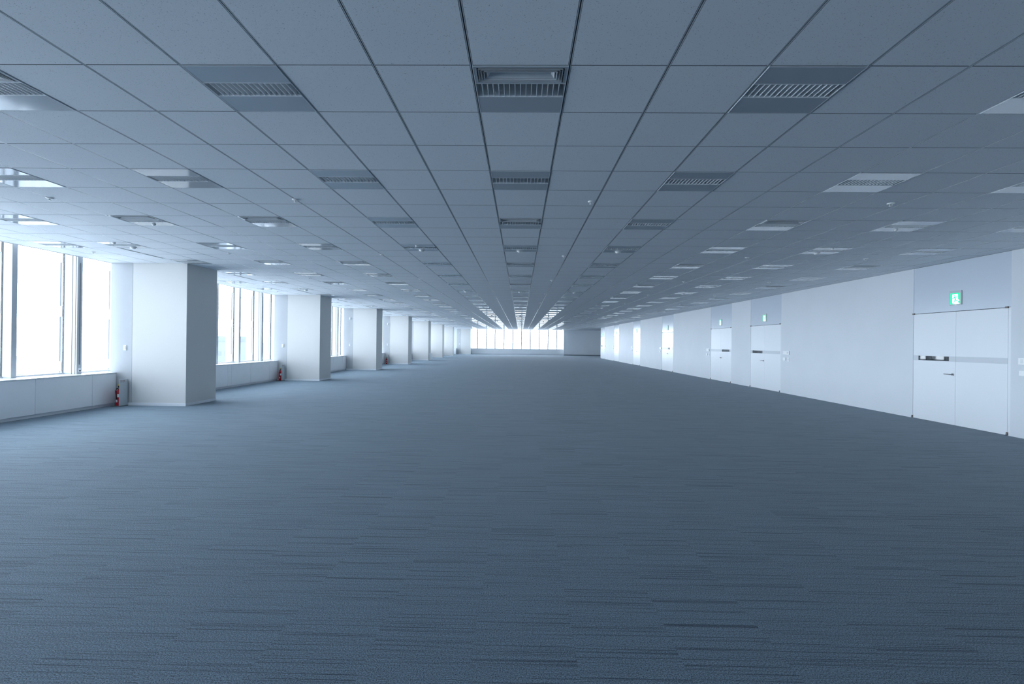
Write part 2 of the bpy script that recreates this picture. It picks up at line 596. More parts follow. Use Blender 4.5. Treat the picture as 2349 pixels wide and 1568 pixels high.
def fixture_parts(anemo):
    """meshes of one 0.6 m light: housing with two flat panels, louvre, lamp tube, optional air diffuser; origin at its centre on the ceiling plane"""
    h = 0.290
    hs = MB()
    zb = -0.003
    L0, L1 = -0.100, 0.072
    if not anemo:
        hs.box(-h, h, -h, L0, zb, 0.02, 'fix', 0.002)
    hs.box(-h, h, L1, h, zb, 0.02, 'fix', 0.002)
    # lip round the cell
    for s in (-1, 1):
        hs.box(s * h, s * (h + 0.004), -h - 0.004, h + 0.004, zb - 0.001, 0.02, 'lip')
        hs.box(-h, h, s * h, s * (h + 0.004), zb - 0.001, 0.02, 'lip')
    # lamp channel: two sloped reflectors, lid and ends
    t0, t1, zt = L0 + 0.030, L1 - 0.030, 0.075
    hs.face([(-h, L0, 0.0), (h, L0, 0.0), (h, t0, zt), (-h, t0, zt)], 'channel')
    hs.face([(-h, t1, zt), (h, t1, zt), (h, L1, 0.0), (-h, L1, 0.0)], 'channel')
    hs.face([(-h, t0, zt), (h, t0, zt), (h, t1, zt), (-h, t1, zt)], 'channel')
    for s in (-1, 1):
        q = s * (h - 0.003)
        hs.face([(q, L0, 0), (q, t0, zt), (q, t1, zt), (q, L1, 0)], 'channel')
    lv = MB()
    n = 15
    for k in range(n):
        x = -h + (k + 1) * (2 * h) / (n + 1)
        lv.box(x - 0.0018, x + 0.0018, L0 + 0.004, L1 - 0.004, -0.002, 0.034, 'louvre')
    lv.box(-h, h, L0, L0 + 0.004, zb - 0.001, 0.02, 'louvre')
    lv.box(-h, h, L1 - 0.004, L1, zb - 0.001, 0.02, 'louvre')
    tb = MB()
    yc = (L0 + L1) / 2
    tb.tube([(-h + 0.01, yc, 0.056), (h - 0.01, yc, 0.056)], 0.013, 'tube', 10)
    df = None
    if anemo:
        df = MB()
        ya, yb = -h, L0
        df.face([(-h, ya, 0.06), (h, ya, 0.06), (h, yb, 0.06), (-h, yb, 0.06)], 'gap')

        def ring(x, a, c, z):
            return [(-x, a, z), (x, a, z), (x, c, z), (-x, c, z)]

        def band(r0, r1, mat):
            for s in range(4):
                t = (s + 1) % 4
                df.face([r0[s], r0[t], r1[t], r1[s]], mat)
        o0 = ring(h, ya, yb, zb)
        o1 = ring(h - 0.018, ya + 0.014, yb - 0.012, zb)
        band(o0, o1, 'fix')
        band(o1, ring(h - 0.014, ya + 0.010, yb - 0.008, 0.05), 'fix')
        for k in range(3):
            d = 0.026 + k * 0.017
            e = 0.021 + k * 0.014
            g = 0.018 + k * 0.014
            band(ring(h - d, ya + e, yb - g, zb - 0.004), ring(h - d - 0.014, ya + e + 0.012, yb - g - 0.012, 0.026), 'diff')
            band(ring(h - d - 0.002, ya + e + 0.002, yb - g - 0.002, zb - 0.004), ring(h - d, ya + e, yb - g, zb - 0.004), 'diff')
        d, e, g = 0.077, 0.063, 0.058
        r0 = ring(h - d, ya + e, yb - g, zb + 0.002)
        r1 = ring(h - d - 0.02, ya + e + 0.016, yb - g - 0.016, 0.018)
        band(r0, r1, 'diff')
        df.face(r1, 'fix')
    return hs, lv, tb, df


def simple_fixture(anemo):
    hs, lv, tb, df = fixture_parts(anemo)
    out = MB()
    for q in (hs, lv, df):
        if q is None:
            continue
        k = len(out.v)
        out.v += q.v
        for f, mi, sm in zip(q.f, q.mi, q.smooth):
            out.f.append(tuple(k + i for i in f))
            out.mi.append(out._m(q.mats[mi]))
            out.smooth.append(sm)
    return out


LINE_NAME = {-14: 'line hugging the windows', -12: 'line along the columns', -9: 'third line from the windows', -6: 'second line left of middle',
             -3: 'first line left of middle', 0: 'middle line', 3: 'first line right of middle', 6: 'second line right of middle',
             9: 'second line from door wall', 12: 'line nearest the door wall'}
PROTO = {}
for an in (False, True):
    hs, lv, tb, df = fixture_parts(an)
    PROTO[an] = dict(housing=hs.mesh('housing'), louvre=lv.mesh('louvre'), tube=tb.mesh('lamp_tube'), diffuser=df.mesh('air_diffuser') if df else None,
                     simple=simple_fixture(an).mesh('ceiling_light'))
fixtures.sort(key=lambda q: math.hypot(rail_x(q[0]) + 0.3, row_y(q[1]) + 0.3))
count_in_line = {}
rest = MB()
proto_obj = {}
for n, (c, j) in enumerate(sorted(fixtures[:300], key=lambda q: (q[0], q[1]))):
    an = c in ANEMO and j % 6 == 0
    loc = (rail_x(c) + CELL / 2, row_y(j) + CELL / 2, CZ)
    count_in_line[c] = count_in_line.get(c, 0) + 1
    k = count_in_line[c]
    what = 'ceiling light with air diffuser' if an else 'louvred ceiling light without air diffuser'
    label = f'{what}, {ORD[k]} from camera, {LINE_NAME[c]}'
    if j <= 21:
        if an not in proto_obj:
            root = empty('ceiling_light', loc)
            link_mesh('housing', PROTO[an]['housing'], root)
            link_mesh('louvre', PROTO[an]['louvre'], root)
            link_mesh('lamp_tube', PROTO[an]['tube'], root)
            if an:
                link_mesh('air_diffuser', PROTO[an]['diffuser'], root)
            proto_obj[an] = root
        else:
            root = copy_tree(proto_obj[an])
            root.location = loc
    else:
        root = link_mesh('ceiling_light', PROTO[an]['simple'], None, loc)
    tag(root, label, 'ceiling light', 'recessed ceiling lights')
if len(fixtures) > 300:
    for c, j in fixtures[300:]:
        q = simple_fixture(c in ANEMO and j % 6 == 0)
        k = len(rest.v)
        dx, dy = rail_x(c) + CELL / 2, row_y(j) + CELL / 2
        rest.v += [(v[0] + dx, v[1] + dy, v[2] + CZ) for v in q.v]
        for f, mi in zip(q.f, q.mi):
            rest.f.append(tuple(k + i for i in f))
            rest.mi.append(rest._m(q.mats[mi]))
            rest.smooth.append(False)
    tag(rest.build('ceiling_light'), 'farthest ceiling lights crowded together before the end window', 'ceiling light', 'recessed ceiling lights', 'stuff')

# ------------------------------------------------------------------ sprinklers, detectors, slot diffusers


def sprinkler_proto():
    root = empty('sprinkler', (0, 0, 0))
    a = MB()
    a.lathe([(0.040, 0.0), (0.038, -0.006), (0.022, -0.012), (0.0, -0.013)], 'plate', 18)
    a.build('flange', root)
    f = MB()
    for s in (-1, 1):
        f.tube([(s * 0.010, 0, -0.008), (s * 0.016, 0, -0.018), (s * 0.005, 0, -0.030)], 0.003, 'plate', 6)
    f.tube([(0, 0, -0.008), (0, 0, -0.030)], 0.004, 'metal', 8)
    f.build('frame', root)
    d = MB()
    d.lathe([(0.006, -0.029), (0.020, -0.031), (0.019, -0.034), (0.0, -0.034)], 'plate', 12)
    d.build('deflector', root)
    return root


SPR_X = [(-13.5, 'beside the windows'), (-9.0, 'in the second line from the windows'), (-4.0, 'in the third line from the windows'), (1.9, 'just right of the middle'),
         (7.75, 'in the second line from the door wall'), (11.5, 'in the line nearest the door wall')]
spr = None
for sx, where in SPR_X:
    k = 0
    for m in range(0, 16):
        x, y = rail_x(0) + CELL * sx, row_y(4.68) + 3.6 * m
        p = project(x, y, CZ)
        if y > Y_END - 1 or not p or not (4 < p[0] < W_PX - 4) or p[1] < 4:
            continue
        if sx < -12 and any(cy - 0.15 < y < cy + COL_D + 0.15 for cy in COLY):
            continue
        k += 1
        if spr is None:
            spr = sprinkler_proto()
            o = spr
        else:
            o = copy_tree(spr)
        o.location = (x, y, CZ)
        tag(o, f'small white sprinkler head {where}, {ORD[k]} from camera', 'sprinkler', 'ceiling sprinklers')


def detector_proto():
    root = empty('smoke_detector', (0, 0, 0))
    a = MB()
    a.lathe([(0.055, 0.0), (0.055, -0.008), (0.048, -0.012), (0.0, -0.012)], 'plate', 24)
    a.build('base', root)
    c = MB()
    c.lathe([(0.042, -0.012), (0.040, -0.020), (0.028, -0.030), (0.0, -0.032)], 'plate', 24)
    c.build('sensing_dome', root)
    return root


det = None
kd = {}
for m in range(0, 5):
    for c, fx, fy in ((-12, 0.55, 0.80), (-3, 0.48, 0.84), (0, 0.47, 0.86), (3, 0.47, 0.87), (9, 0.42, 0.80)):
        j = 9 + 12 * m
        if (c, j) not in FIXSET:
            continue
        kd[c] = kd.get(c, 0) + 1
        if det is None:
            det = detector_proto()
            o = det
        else:
            o = copy_tree(det)
        o.location = (rail_x(c) + CELL * fx, row_y(j) + CELL * fy, CZ - 0.003)
        tag(o, f'round white smoke detector, {ORD[kd[c]]} from camera on lights of the {LINE_NAME[c]}', 'smoke detector', 'smoke detectors')
sen = None
ks = {}
for m in range(0, 3):
    for c, j0, fx, fy in ((-12, 9, 0.5, 0.15), (-3, 9, 0.46, 0.2), (9, 9, 0.45, 0.12), (-9, 6, 0.5, 0.80), (9, 6, 0.46, 0.78)):
        j = j0 + 12 * m
        if (c, j) not in FIXSET or j > 30:
            continue
        ks[(c, j0)] = ks.get((c, j0), 0) + 1
        if sen is None:
            a = MB()
            a.lathe([(0.026, 0.0), (0.026, -0.010), (0.018, -0.022), (0.0, -0.026)], 'plate', 16)
            sen = a.build('motion_sensor')
            o = sen
        else:
            o = copy_tree(sen)
        o.location = (rail_x(c) + CELL * fx, row_y(j) + CELL * fy, CZ - 0.003)
        side = 'near panel' if j0 == 9 else 'far panel'
        tag(o, f'tiny sensor on the {side}, {ORD[ks[(c, j0)]]} from camera, {LINE_NAME[c]}', 'sensor', 'ceiling sensors')

slot = None
ksl = 0
for m in range(0, 14):
    for h in range(2):
        y0 = 8.86 + 3.6 * m + h * 0.60
        y1 = y0 + 0.56
        x = rail_x(-12)
        if any(y0 < cy + COL_D + 0.1 and y1 > cy - 0.1 for cy in COLY) or y1 > 59:
            continue
        ksl += 1
        if slot is None:
            root = empty('slot_diffuser', (x, y0, CZ))
            a = MB()
            for s in (-1, 1):
                a.box(s * 0.018, s * 0.027, 0.0, 0.56, -0.004, 0.010, 'rail')
            for q in (0.0, 0.552):
                a.box(-0.018, 0.018, q, q + 0.008, -0.004, 0.010, 'rail')
            a.build('frame', root)
            a = MB()
            a.box(-0.018, 0.018, 0.006, 0.554, -0.001, 0.004, 'gasket')
            a.build('dark_slot', root)
            slot = root
        else:
            root = copy_tree(slot)
            root.location = (x, y0, CZ)
        tag(root, f'dark linear air slot in the ceiling by the columns, {ORD[ksl]} from the camera', 'air slot', 'linear air slots')

# ------------------------------------------------------------------ columns with their side panels
for n, cy in enumerate(COLY + [Y8]):
    last = n == 7
    x1 = COL_X1 if not last else -6.26
    xj, xe = (COL_X0, X_EDGE) if not last else (-7.48, -7.98)      # joint between shaft and side panel, outer edge of the panel
    root = empty('column', ((xj + x1) / 2, cy + COL_D / 2, 0))
    if last:
        lab = 'white corner pier beside the end window, farthest from the camera'
    else:
        lab = f'broad white square column, {ORD[n + 1]} from the camera along the windows'
    tag(root, lab, 'column', 'columns along the windows')
    ox, oy = root.location.x, root.location.y
    a = MB()
    a.box(xj + 0.004 - ox, x1 - ox, cy - oy, cy + COL_D - oy, 0.0, CZ - 0.001, 'column', 0.003)
    a.build('shaft', root)
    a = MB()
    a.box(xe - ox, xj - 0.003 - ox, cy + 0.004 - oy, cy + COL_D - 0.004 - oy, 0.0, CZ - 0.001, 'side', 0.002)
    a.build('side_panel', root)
    a = MB()
    z1 = 0.062
    a.box(xe + 0.16 - ox, x1 + 0.006 - ox, cy - 0.006 - oy, cy - oy, 0.0, z1, 'base')
    a.box(x1 - ox, x1 + 0.006 - ox, cy - oy, cy + COL_D + 0.006 - oy, 0.0, z1, 'base')
    a.build('skirting', root)

# ------------------------------------------------------------------ window wall on the left
SILL = 0.736
FRONT = -9.04
bay_edges = []
prev = 3.58 + COL_D
for cy in COLY + [Y8]:
    bay_edges.append((prev, cy - 0.012))
    prev = cy + COL_D


def bay_of(y):
    for k, (a, e) in enumerate(bay_edges):
        if a - 1.2 < y < e + 0.25:
            return k
    return 0


GZ0, GZ1 = 0.10, CZ + 0.35
kmin, kmax = -2, 43
nwin = 0
in_bay = {}
win_mesh = {}


def window_parts(vent):
    depth = -9.275 if vent else -9.385
    wid = 0.12 if vent else 0.10
    x0 = X_GLASS
    mu = MB()
    mu.box(0.012, depth - x0, 0.0, wid, SILL + 0.001, GZ1, 'mull', 0.003)
    if vent:     # folded edges of the opening light
        for dx in (0.185, 0.257):
            mu.box(dx, dx + 0.006, -0.004, 0.001, SILL + 0.001, GZ1, 'gasket')
    ga = MB()
    ga.box(-0.015, 0.014, -0.004, wid + 0.004, SILL + 0.001, GZ1, 'gasket')
    ou = MB()
    ou.box(-0.27, -0.078, 0.0, wid, 0.3, GZ1, 'fin', 0.003)
    ou.box(-0.078, -0.016, 0.02, wid - 0.02, 0.3, GZ1, 'mull')
    cl = MB()
    for zc, hz in ((CZ - 0.02, 0.10), (2.05, 0.11), (0.90, 0.10)):
        cl.box(-0.076, -0.024, -0.004, 0.02, zc - hz, zc + hz, 'clip')
    gl = MB()
    gl.box(-0.006, 0.006, wid + 0.004, MODULE - 0.004, SILL - 0.05, GZ1, 'glass')
    fr = MB()
    fr.box(-0.03, 0.03, wid, MODULE, SILL + 0.001, SILL + 0.03, 'mull')
    fr.box(-0.03, 0.03, wid, MODULE, GZ1 - 0.05, GZ1, 'mull')
    ex = {}
    if vent:
        sl = MB()
        sl.box(depth - x0, depth - x0 + 0.004, 0.050, 0.070, SILL + 0.20, CZ - 0.12, 'slotgrey')
        ex['vent_slot'] = sl
        la = MB()
        la.box(depth - x0, depth - x0 + 0.012, 0.035, 0.085, SILL + 0.05, SILL + 0.13, 'plate')
        la.box(depth - x0 + 0.012, depth - x0 + 0.020, 0.045, 0.075, SILL + 0.06, SILL + 0.085, 'gasket')
        ex['latch'] = la
    d = dict(mullion=mu, gasket=ga, outer_fin=ou, clips=cl, glass_pane=gl, frame=fr)
    d.update(ex)
    return {k: v.mesh(k) for k, v in d.items()}


WP = {False: window_parts(False), True: window_parts(True)}
for k in range(kmin, kmax):
    y = MULL0 + MODULE * k
    vent = (k - 1) % 6 == 0
    nwin += 1
    bk = bay_of(y)
    in_bay[bk] = in_bay.get(bk, 0) + 1
    root = empty(f'window_{nwin}', (X_GLASS, y, 0))
    tag(root, f'tall left window light, {ORD[in_bay[bk]]} in the {ORD[bk + 1]} bay of windows from the camera', 'window', 'window lights on the left', 'structure')
    for nm, me in WP[vent].items():
        link_mesh('fixing_clip' if nm == 'clips' else nm, me, root)

# stretches of the window wall beside and behind the camera, outside the picture
b = MB()
for k in range(-14, kmin):
    y = MULL0 + MODULE * k
    b.box(X_GLASS, -9.35, y, y + 0.1, SILL, GZ1, 'mull')
b.box(X_GLASS - 0.006, X_GLASS + 0.006, Y_BACK, MULL0 + MODULE * kmin, SILL, GZ1, 'glass')
b.box(X_GLASS - 0.05, FRONT, Y_BACK, bay_edges[0][0], 0.0, SILL, 'cab')
b.box(X_EDGE, COL_X1, 3.58, 3.58 + COL_D, 0.0, CZ - 0.001, 'column')
b.box(X_EDGE, COL_X1, -3.5, -3.5 + COL_D, 0.0, CZ - 0.001, 'column')
b.box(X_GLASS - 0.10, X_GLASS + 0.03, bay_edges[0][0] + 0.002, 62.3, 0.0, SILL - 0.06, 'cab')      # apron wall below the glass
tag(b.build('wall_left'), 'window wall on the left of the hall', 'wall', kind='structure')

# low cabinets and counters under the windows
for bk, (ya, yb) in enumerate(bay_edges):
    cnt = MB()
    cnt.box(X_GLASS + 0.04, FRONT + 0.006, ya + 0.004, yb - 0.003, SILL - 0.022, SILL, 'cabtop', 0.002)
    o = cnt.build('window_counter')
    tag(o, f'long white counter top under the windows of the {ORD[bk + 1]} bay from the camera', 'counter', 'counters under the windows')
    joints = []
    k = -6
    while MULL0 + MODULE * k < yb:
        y = MULL0 + MODULE * k
        if ya + 0.1 < y < yb - 0.1:
            if (k - 5) % 6 == 0:
                joints += [y + 0.04, y + 0.24]
            else:
                joints.append(y + 0.118)
        k += 1
    edges = [ya + 0.006] + joints + [yb - 0.006]
    kept = []
    for y0, y1 in zip(edges[:-1], edges[1:]):
        kept.append((y0, y1))
    for q, (y0, y1) in enumerate(kept):
        xc = (X_GLASS + 0.05 + FRONT) / 2
        root = empty('window_cabinet', (xc, (y0 + y1) / 2, 0))
        nl = len(kept) - q
        place = 'against the column' if nl == 1 else f'{ORD[nl]} from the far column'
        kind = 'narrow filler cabinet' if y1 - y0 < 0.3 else 'low pale grey cabinet'
        tag(root, f'{kind} in the {ORD[bk + 1]} window bay, {place}', 'cabinet', 'low cabinets under the windows')
        hy = (y1 - y0) / 2
        a = MB()
        a.box(X_GLASS + 0.05 - xc, FRONT - 0.016 - xc, -hy + 0.001, hy - 0.001, 0.075, SILL - 0.023, 'cab')
        a.build('carcass', root)
        a = MB()
        a.box(FRONT - 0.016 - xc, FRONT - xc, -hy + 0.004, hy - 0.004, 0.062, SILL - 0.026, 'cab', 0.0015)
        a.build('front_panel', root)
        a = MB()
        a.box(X_GLASS + 0.08 - xc, FRONT - 0.03 - xc, -hy + 0.001, hy - 0.001, 0.0, 0.075, 'base')
        a.build('plinth', root)

root = empty('corner_cabinet', (-8.18, Y8 - 0.36, 0))
tag(root, 'low white cabinet block standing beside the farthest corner pier', 'cabinet')
a = MB()
a.box(-0.19, 0.19, -0.33, 0.33, 0.06, SILL - 0.024, 'cab', 0.003)
a.build('carcass', root)
a = MB()
a.box(-0.20, 0.20, -0.335, 0.335, SILL - 0.023, SILL, 'cabtop', 0.002)
a.build('top', root)
a = MB()
a.box(-0.17, 0.17, -0.31, 0.31, 0.0, 0.06, 'base')
a.build('plinth', root)

# ------------------------------------------------------------------ end window and grey end wall
EX0, EX1 = -6.26, 5.51
xs = [-6.65 + 1.131 * k for k in range(0, 12)]
mx = MB()
n = nwin
for k, x in enumerate(xs[:-1]):
    n += 1
    root = empty(f'window_{n}', (x, Y_ENDWIN, 0))
    tag(root, f'bright tall light of the end window, {ORD[k + 1]} from its left end', 'window', 'end window lights', 'structure')
    a = MB()
    a.box(-0.065, 0.065, -0.14, 0.06, SILL + 0.001, GZ1, 'mull', 0.003)
    a.build('mullion', root)
    a = MB()
    a.box(0.065, 1.131 - 0.065, -0.006, 0.006, SILL - 0.05, GZ1, 'glass')
    a.build('glass_pane', root)
    a = MB()
    a.box(0.065, 1.131 - 0.065, -0.03, 0.03, SILL + 0.001, SILL + 0.03, 'mull')
    a.box(0.065, 1.131 - 0.065, -0.03, 0.03, GZ1 - 0.05, GZ1, 'mull')
    a.build('frame', root)
a = MB()
a.box(EX0 + 0.01, EX1 - 0.03, 61.60, Y_ENDWIN - 0.03, SILL - 0.022, SILL, 'cabtop', 0.002)
tag(a.build('window_counter'), 'white counter top along the whole end window', 'counter', 'counters under the windows')
ex = [EX0 + 0.012] + xs[1:-1] + [EX1 - 0.03]
for k, (x0, x1) in enumerate(zip(ex[:-1], ex[1:])):
    root = empty('window_cabinet', ((x0 + x1) / 2, 61.83, 0))
    tag(root, f'low pale cabinet under the end window, {ORD[k + 1]} from its left end', 'cabinet', 'cabinets under the end window')
    hx = (x1 - x0) / 2
    a = MB()
    a.box(-hx + 0.001, hx - 0.001, -0.20, 0.22, 0.11, SILL - 0.023, 'cab')
    a.build('carcass', root)
    a = MB()
    a.box(-hx + 0.004, hx - 0.004, -0.22, -0.20, 0.11, SILL - 0.028, 'cab', 0.002)
    a.build('front_panel', root)
    a = MB()
    a.box(-hx + 0.001, hx - 0.001, -0.205, 0.2, 0.0, 0.11, 'base')
    a.build('plinth', root)

b = MB()
b.box(EX1, 14.0, Y_END, 62.3, 0.0, CZ - 0.001, 'grey')
b.box(EX1 - 0.03, EX1, Y_END - 0.01, 62.0, 0.0, CZ - 0.001, 'wall')
b.box(EX0, EX1, 62.03, 62.2, 0.0, SILL - 0.06, 'cab')
b.box(-9.9, EX0, Y8 + COL_D, 62.3, 0.0, CZ + 0.36, 'wall')
b.box(X_EDGE, -7.985, Y8 + 0.02, Y8 + 0.3, 0.0, CZ - 0.001, 'wall')
b.box(EX0, EX1, 62.2, 62.3, CZ + 0.3, CZ + 0.4, 'wall')
tag(b.build('wall_end'), 'plain grey end wall right of the end window', 'wall', kind='structure')
b = MB()
b.box(EX1 + 0.02, 14.0, Y_END - 0.012, Y_END, 0.0, 0.10, 'shadebase')
tag(b.build('baseboard_end'), 'skirting coloured dark for shade along the foot of the grey end wall', 'skirting', kind='structure')
b = MB()
b.box(-9.9, X_RIGHT + 0.2, Y_BACK - 0.2, Y_BACK, 0.0, CZ + 0.4, 'wall')
tag(b.build('wall_back'), 'plain white wall behind the camera', 'wall', kind='structure')

# ------------------------------------------------------------------ right wall with its doors
# far edge, near edge of each pair of leaves; side (+1: vision panel in the far leaf, -1: in the near leaf)
DOORS = [(10.515, 8.505, 1), (17.84, 15.83, 1), (21.53, 19.50, -1), (28.90, 26.86, -1), (36.27, 34.22, -1), (43.65, 41.58, -1), (50.75, 48.67, 1)]
XW = X_RIGHT
THICK = 0.14
b = MB()
segs, prev = [], Y_BACK
for yf, yn, s in DOORS:
    segs.append((prev, yn - 0.052))
    prev = yf + 0.004
segs.append((prev, Y_RIGHT_END))
for y0, y1 in segs:
    if y1 - y0 > 0.02:
        b.box(XW, XW + THICK, y0, y1, 0.0, CZ - 0.001, 'wall')
b.box(XW + THICK, XW + THICK + 0.05, Y_BACK, Y_RIGHT_END, 0.0, CZ - 0.001, 'gap')
b.box(XW, 14.0, Y_RIGHT_END, Y_RIGHT_END + 0.1, 0.0, CZ - 0.001, 'wall')
b.box(13.9, 14.0, Y_RIGHT_END, 62.3, 0.0, CZ - 0.001, 'wall')
tag(b.build('wall_right'), 'long white wall on the right with double doors', 'wall', kind='structure')


def sign_face(root):
    """lit exit pictogram, built in the plane x = 0 facing -x; u runs right as seen from the room (towards -y), v up"""
    def quad(name, polys, mat, dx):
        a = MB()
        for poly in polys:
            a.face([(dx, -u, v) for u, v in poly], mat)
        return a.build(name, root)
    s = 0.105
    q = MB()
    q.box(-0.020, -0.0185, -s, s, -s, s, 'green')
    q.build('green_panel', root)
    door = [(-0.060, -0.082), (-0.036, -0.105), (0.100, -0.105), (0.062, -0.070), (0.066, -0.058), (0.098, -0.045), (0.085, -0.030), (0.066, -0.020), (0.062, 0.085), (-0.060, 0.085)]
    quad('white_doorway', [door], 'lit', -0.0208)

    def bar(p, r, w0, w1=None):
        w1 = w1 or w0
        dx, dy = r[0] - p[0], r[1] - p[1]
        l = math.hypot(dx, dy)
        nx, ny = -dy / l, dx / l
        return [(p[0] + nx * w0, p[1] + ny * w0), (p[0] - nx * w0, p[1] - ny * w0), (r[0] - nx * w1, r[1] - ny * w1), (r[0] + nx * w1, r[1] + ny * w1)]
    head = [(-0.018 + 0.011 * math.cos(t * math.pi / 6), 0.058 + 0.011 * math.sin(t * math.pi / 6)) for t in range(12)]
    man = [head,
           bar((-0.010, 0.030), (0.012, -0.018), 0.014, 0.009),          # trunk
           bar((-0.012, 0.036), (0.026, 0.038), 0.006), bar((0.026, 0.038), (0.042, 0.014), 0.006, 0.004),     # leading arm
           bar((-0.014, 0.032), (-0.034, 0.006), 0.006), bar((-0.034, 0.006), (-0.060, 0.002), 0.006, 0.005),  # trailing arm
           bar((0.012, -0.014), (0.018, -0.042), 0.008), bar((0.016, -0.040), (0.058, -0.042), 0.008, 0.007),  # raised leg
           bar((0.004, -0.016), (-0.012, -0.052), 0.008, 0.007), bar((-0.012, -0.050), (-0.030, -0.080), 0.007, 0.006),  # pushing leg
           bar((-0.030, -0.086), (-0.012, -0.104), 0.004)]
    quad('running_figure', man, 'green', -0.0214)


sign_proto = None
for n, (yf, yn, s) in enumerate(DOORS):
    ym = (yf + yn) / 2
    root = empty(f'door_{n + 1}', (XW, ym, 0))
    where = 'nearest the camera' if n == 0 else (f'{ORD[n + 1]} from the camera' if n < 6 else 'farthest from the camera')
    tag(root, f'white double door with grey band in the right wall, {where}', 'door', 'double doors', 'structure')
    w = (yf - yn) / 2
    HT = 2.215
    for side in (1, -1):                       # +1 is the leaf farther from the camera
        a = MB()
        y0, y1 = (0.002, w - 0.003) if side == 1 else (-w + 0.003, -0.002)
        vis = side == s
        vy0, vy1 = (0.145, 0.875) if side == 1 else (-0.875, -0.145)
        xb = 0.046
        if vis:
            a.box(0.004, xb, y0, y1, 0.006, 1.240, 'door')
            a.box(0.004, xb, y0, y1, 1.332, HT - 0.006, 'door')
            a.box(0.004, xb, y0, vy0, 1.240, 1.332, 'door')
            a.box(0.004, xb, vy1, y1, 1.240, 1.332, 'door')
        else:
            a.box(0.004, xb, y0, y1, 0.006, HT - 0.006, 'door')
        leaf = a.build('leaf', root)
        a = MB()
        if vis:
            a.box(0.0028, 0.004, y0, vy0, 1.234, 1.338, 'band')
            a.box(0.0028, 0.004, vy1, y1, 1.234, 1.338, 'band')
        else:
            a.box(0.0028, 0.004, y0, y1, 1.234, 1.338, 'band')
        tag(a.build('band', leaf), 'grey band across the leaf')
        if vis:
            a = MB()
            a.box(0.016, 0.022, vy0, vy1, 1.240, 1.332, 'darkglass')
            tag(a.build('vision_glass', leaf), 'dark slot window')
            a = MB()
            yh = 0.060 * side
            a.tube([(0.004, yh, 0.985), (-0.006, yh, 0.985)], 0.026, 'metal', 18)
            a.tube([(-0.004, yh, 0.985), (-0.052, yh, 0.985)], 0.010, 'metal', 10)
            a.tube([(-0.050, yh - 0.008 * side, 0.985), (-0.052, yh + 0.03 * side, 0.986), (-0.050, yh + 0.135 * side, 0.988)], 0.0095, 'metal', 10)
            tag(a.build('lever_handle', leaf), 'dark steel lever')
        for z0, z1 in ((HT - 0.012, HT + 0.018), (0.004, 0.060)):
            a = MB()
            ye = (w + 0.004) * side
            if z0 > 1:
                a.box(-0.022, 0.004, ye - 0.042 * side, ye + 0.010 * side, z0, z1, 'bronze', 0.004)
            else:
                a.box(-0.016, 0.004, ye - 0.014 * side, ye + 0.014 * side, z0, z1, 'bronze', 0.004)
                a.tube([(-0.016, ye, 0.006), (-0.016, ye, 0.032)], 0.013, 'metal', 10)
            tag(a.build('pivot_hinge', leaf), 'dark metal pivot')
    a = MB()
    a.box(0.003, 0.05, -w - 0.05, w, HT + 0.004, CZ - 0.002, 'transom', 0.001)
    tag(a.build('transom_panel', root), 'blue-grey panel above the leaves')
    a = MB()
    a.box(0.002, 0.09, -w - 0.050, -w - 0.003, 0.0, HT + 0.002, 'door')
    a.box(0.002, 0.09, w, w + 0.003, 0.0, HT + 0.002, 'door')
    a.build('frame', root)
    # exit sign on the panel above
    if sign_proto is None:
        sg = empty('exit_sign', (0, 0, 0))
        a = MB()
        a.box(-0.0185, 0.0, -0.1325, 0.1325, -0.125, 0.150, 'stand', 0.004)
        a.build('housing', sg)
        sign_face(sg)
        a = MB()
        a.box(-0.021, -0.010, -0.03, 0.01, -0.128, -0.116, 'plate')
        a.build('indicator', sg)
        sign_proto = sg
    else:
        sg = copy_tree(sign_proto)
    sg.location = (XW + 0.0025, ym, 2.460)
    lab = {0: 'large lit green running figure exit sign above the nearest double door', 6: 'tiny exit sign above the farthest double door at the end of the right wall'}
    tag(sg, lab.get(n, f'lit green exit sign above the {ORD[n + 1]} double door from the camera'), 'exit sign', 'green exit signs')

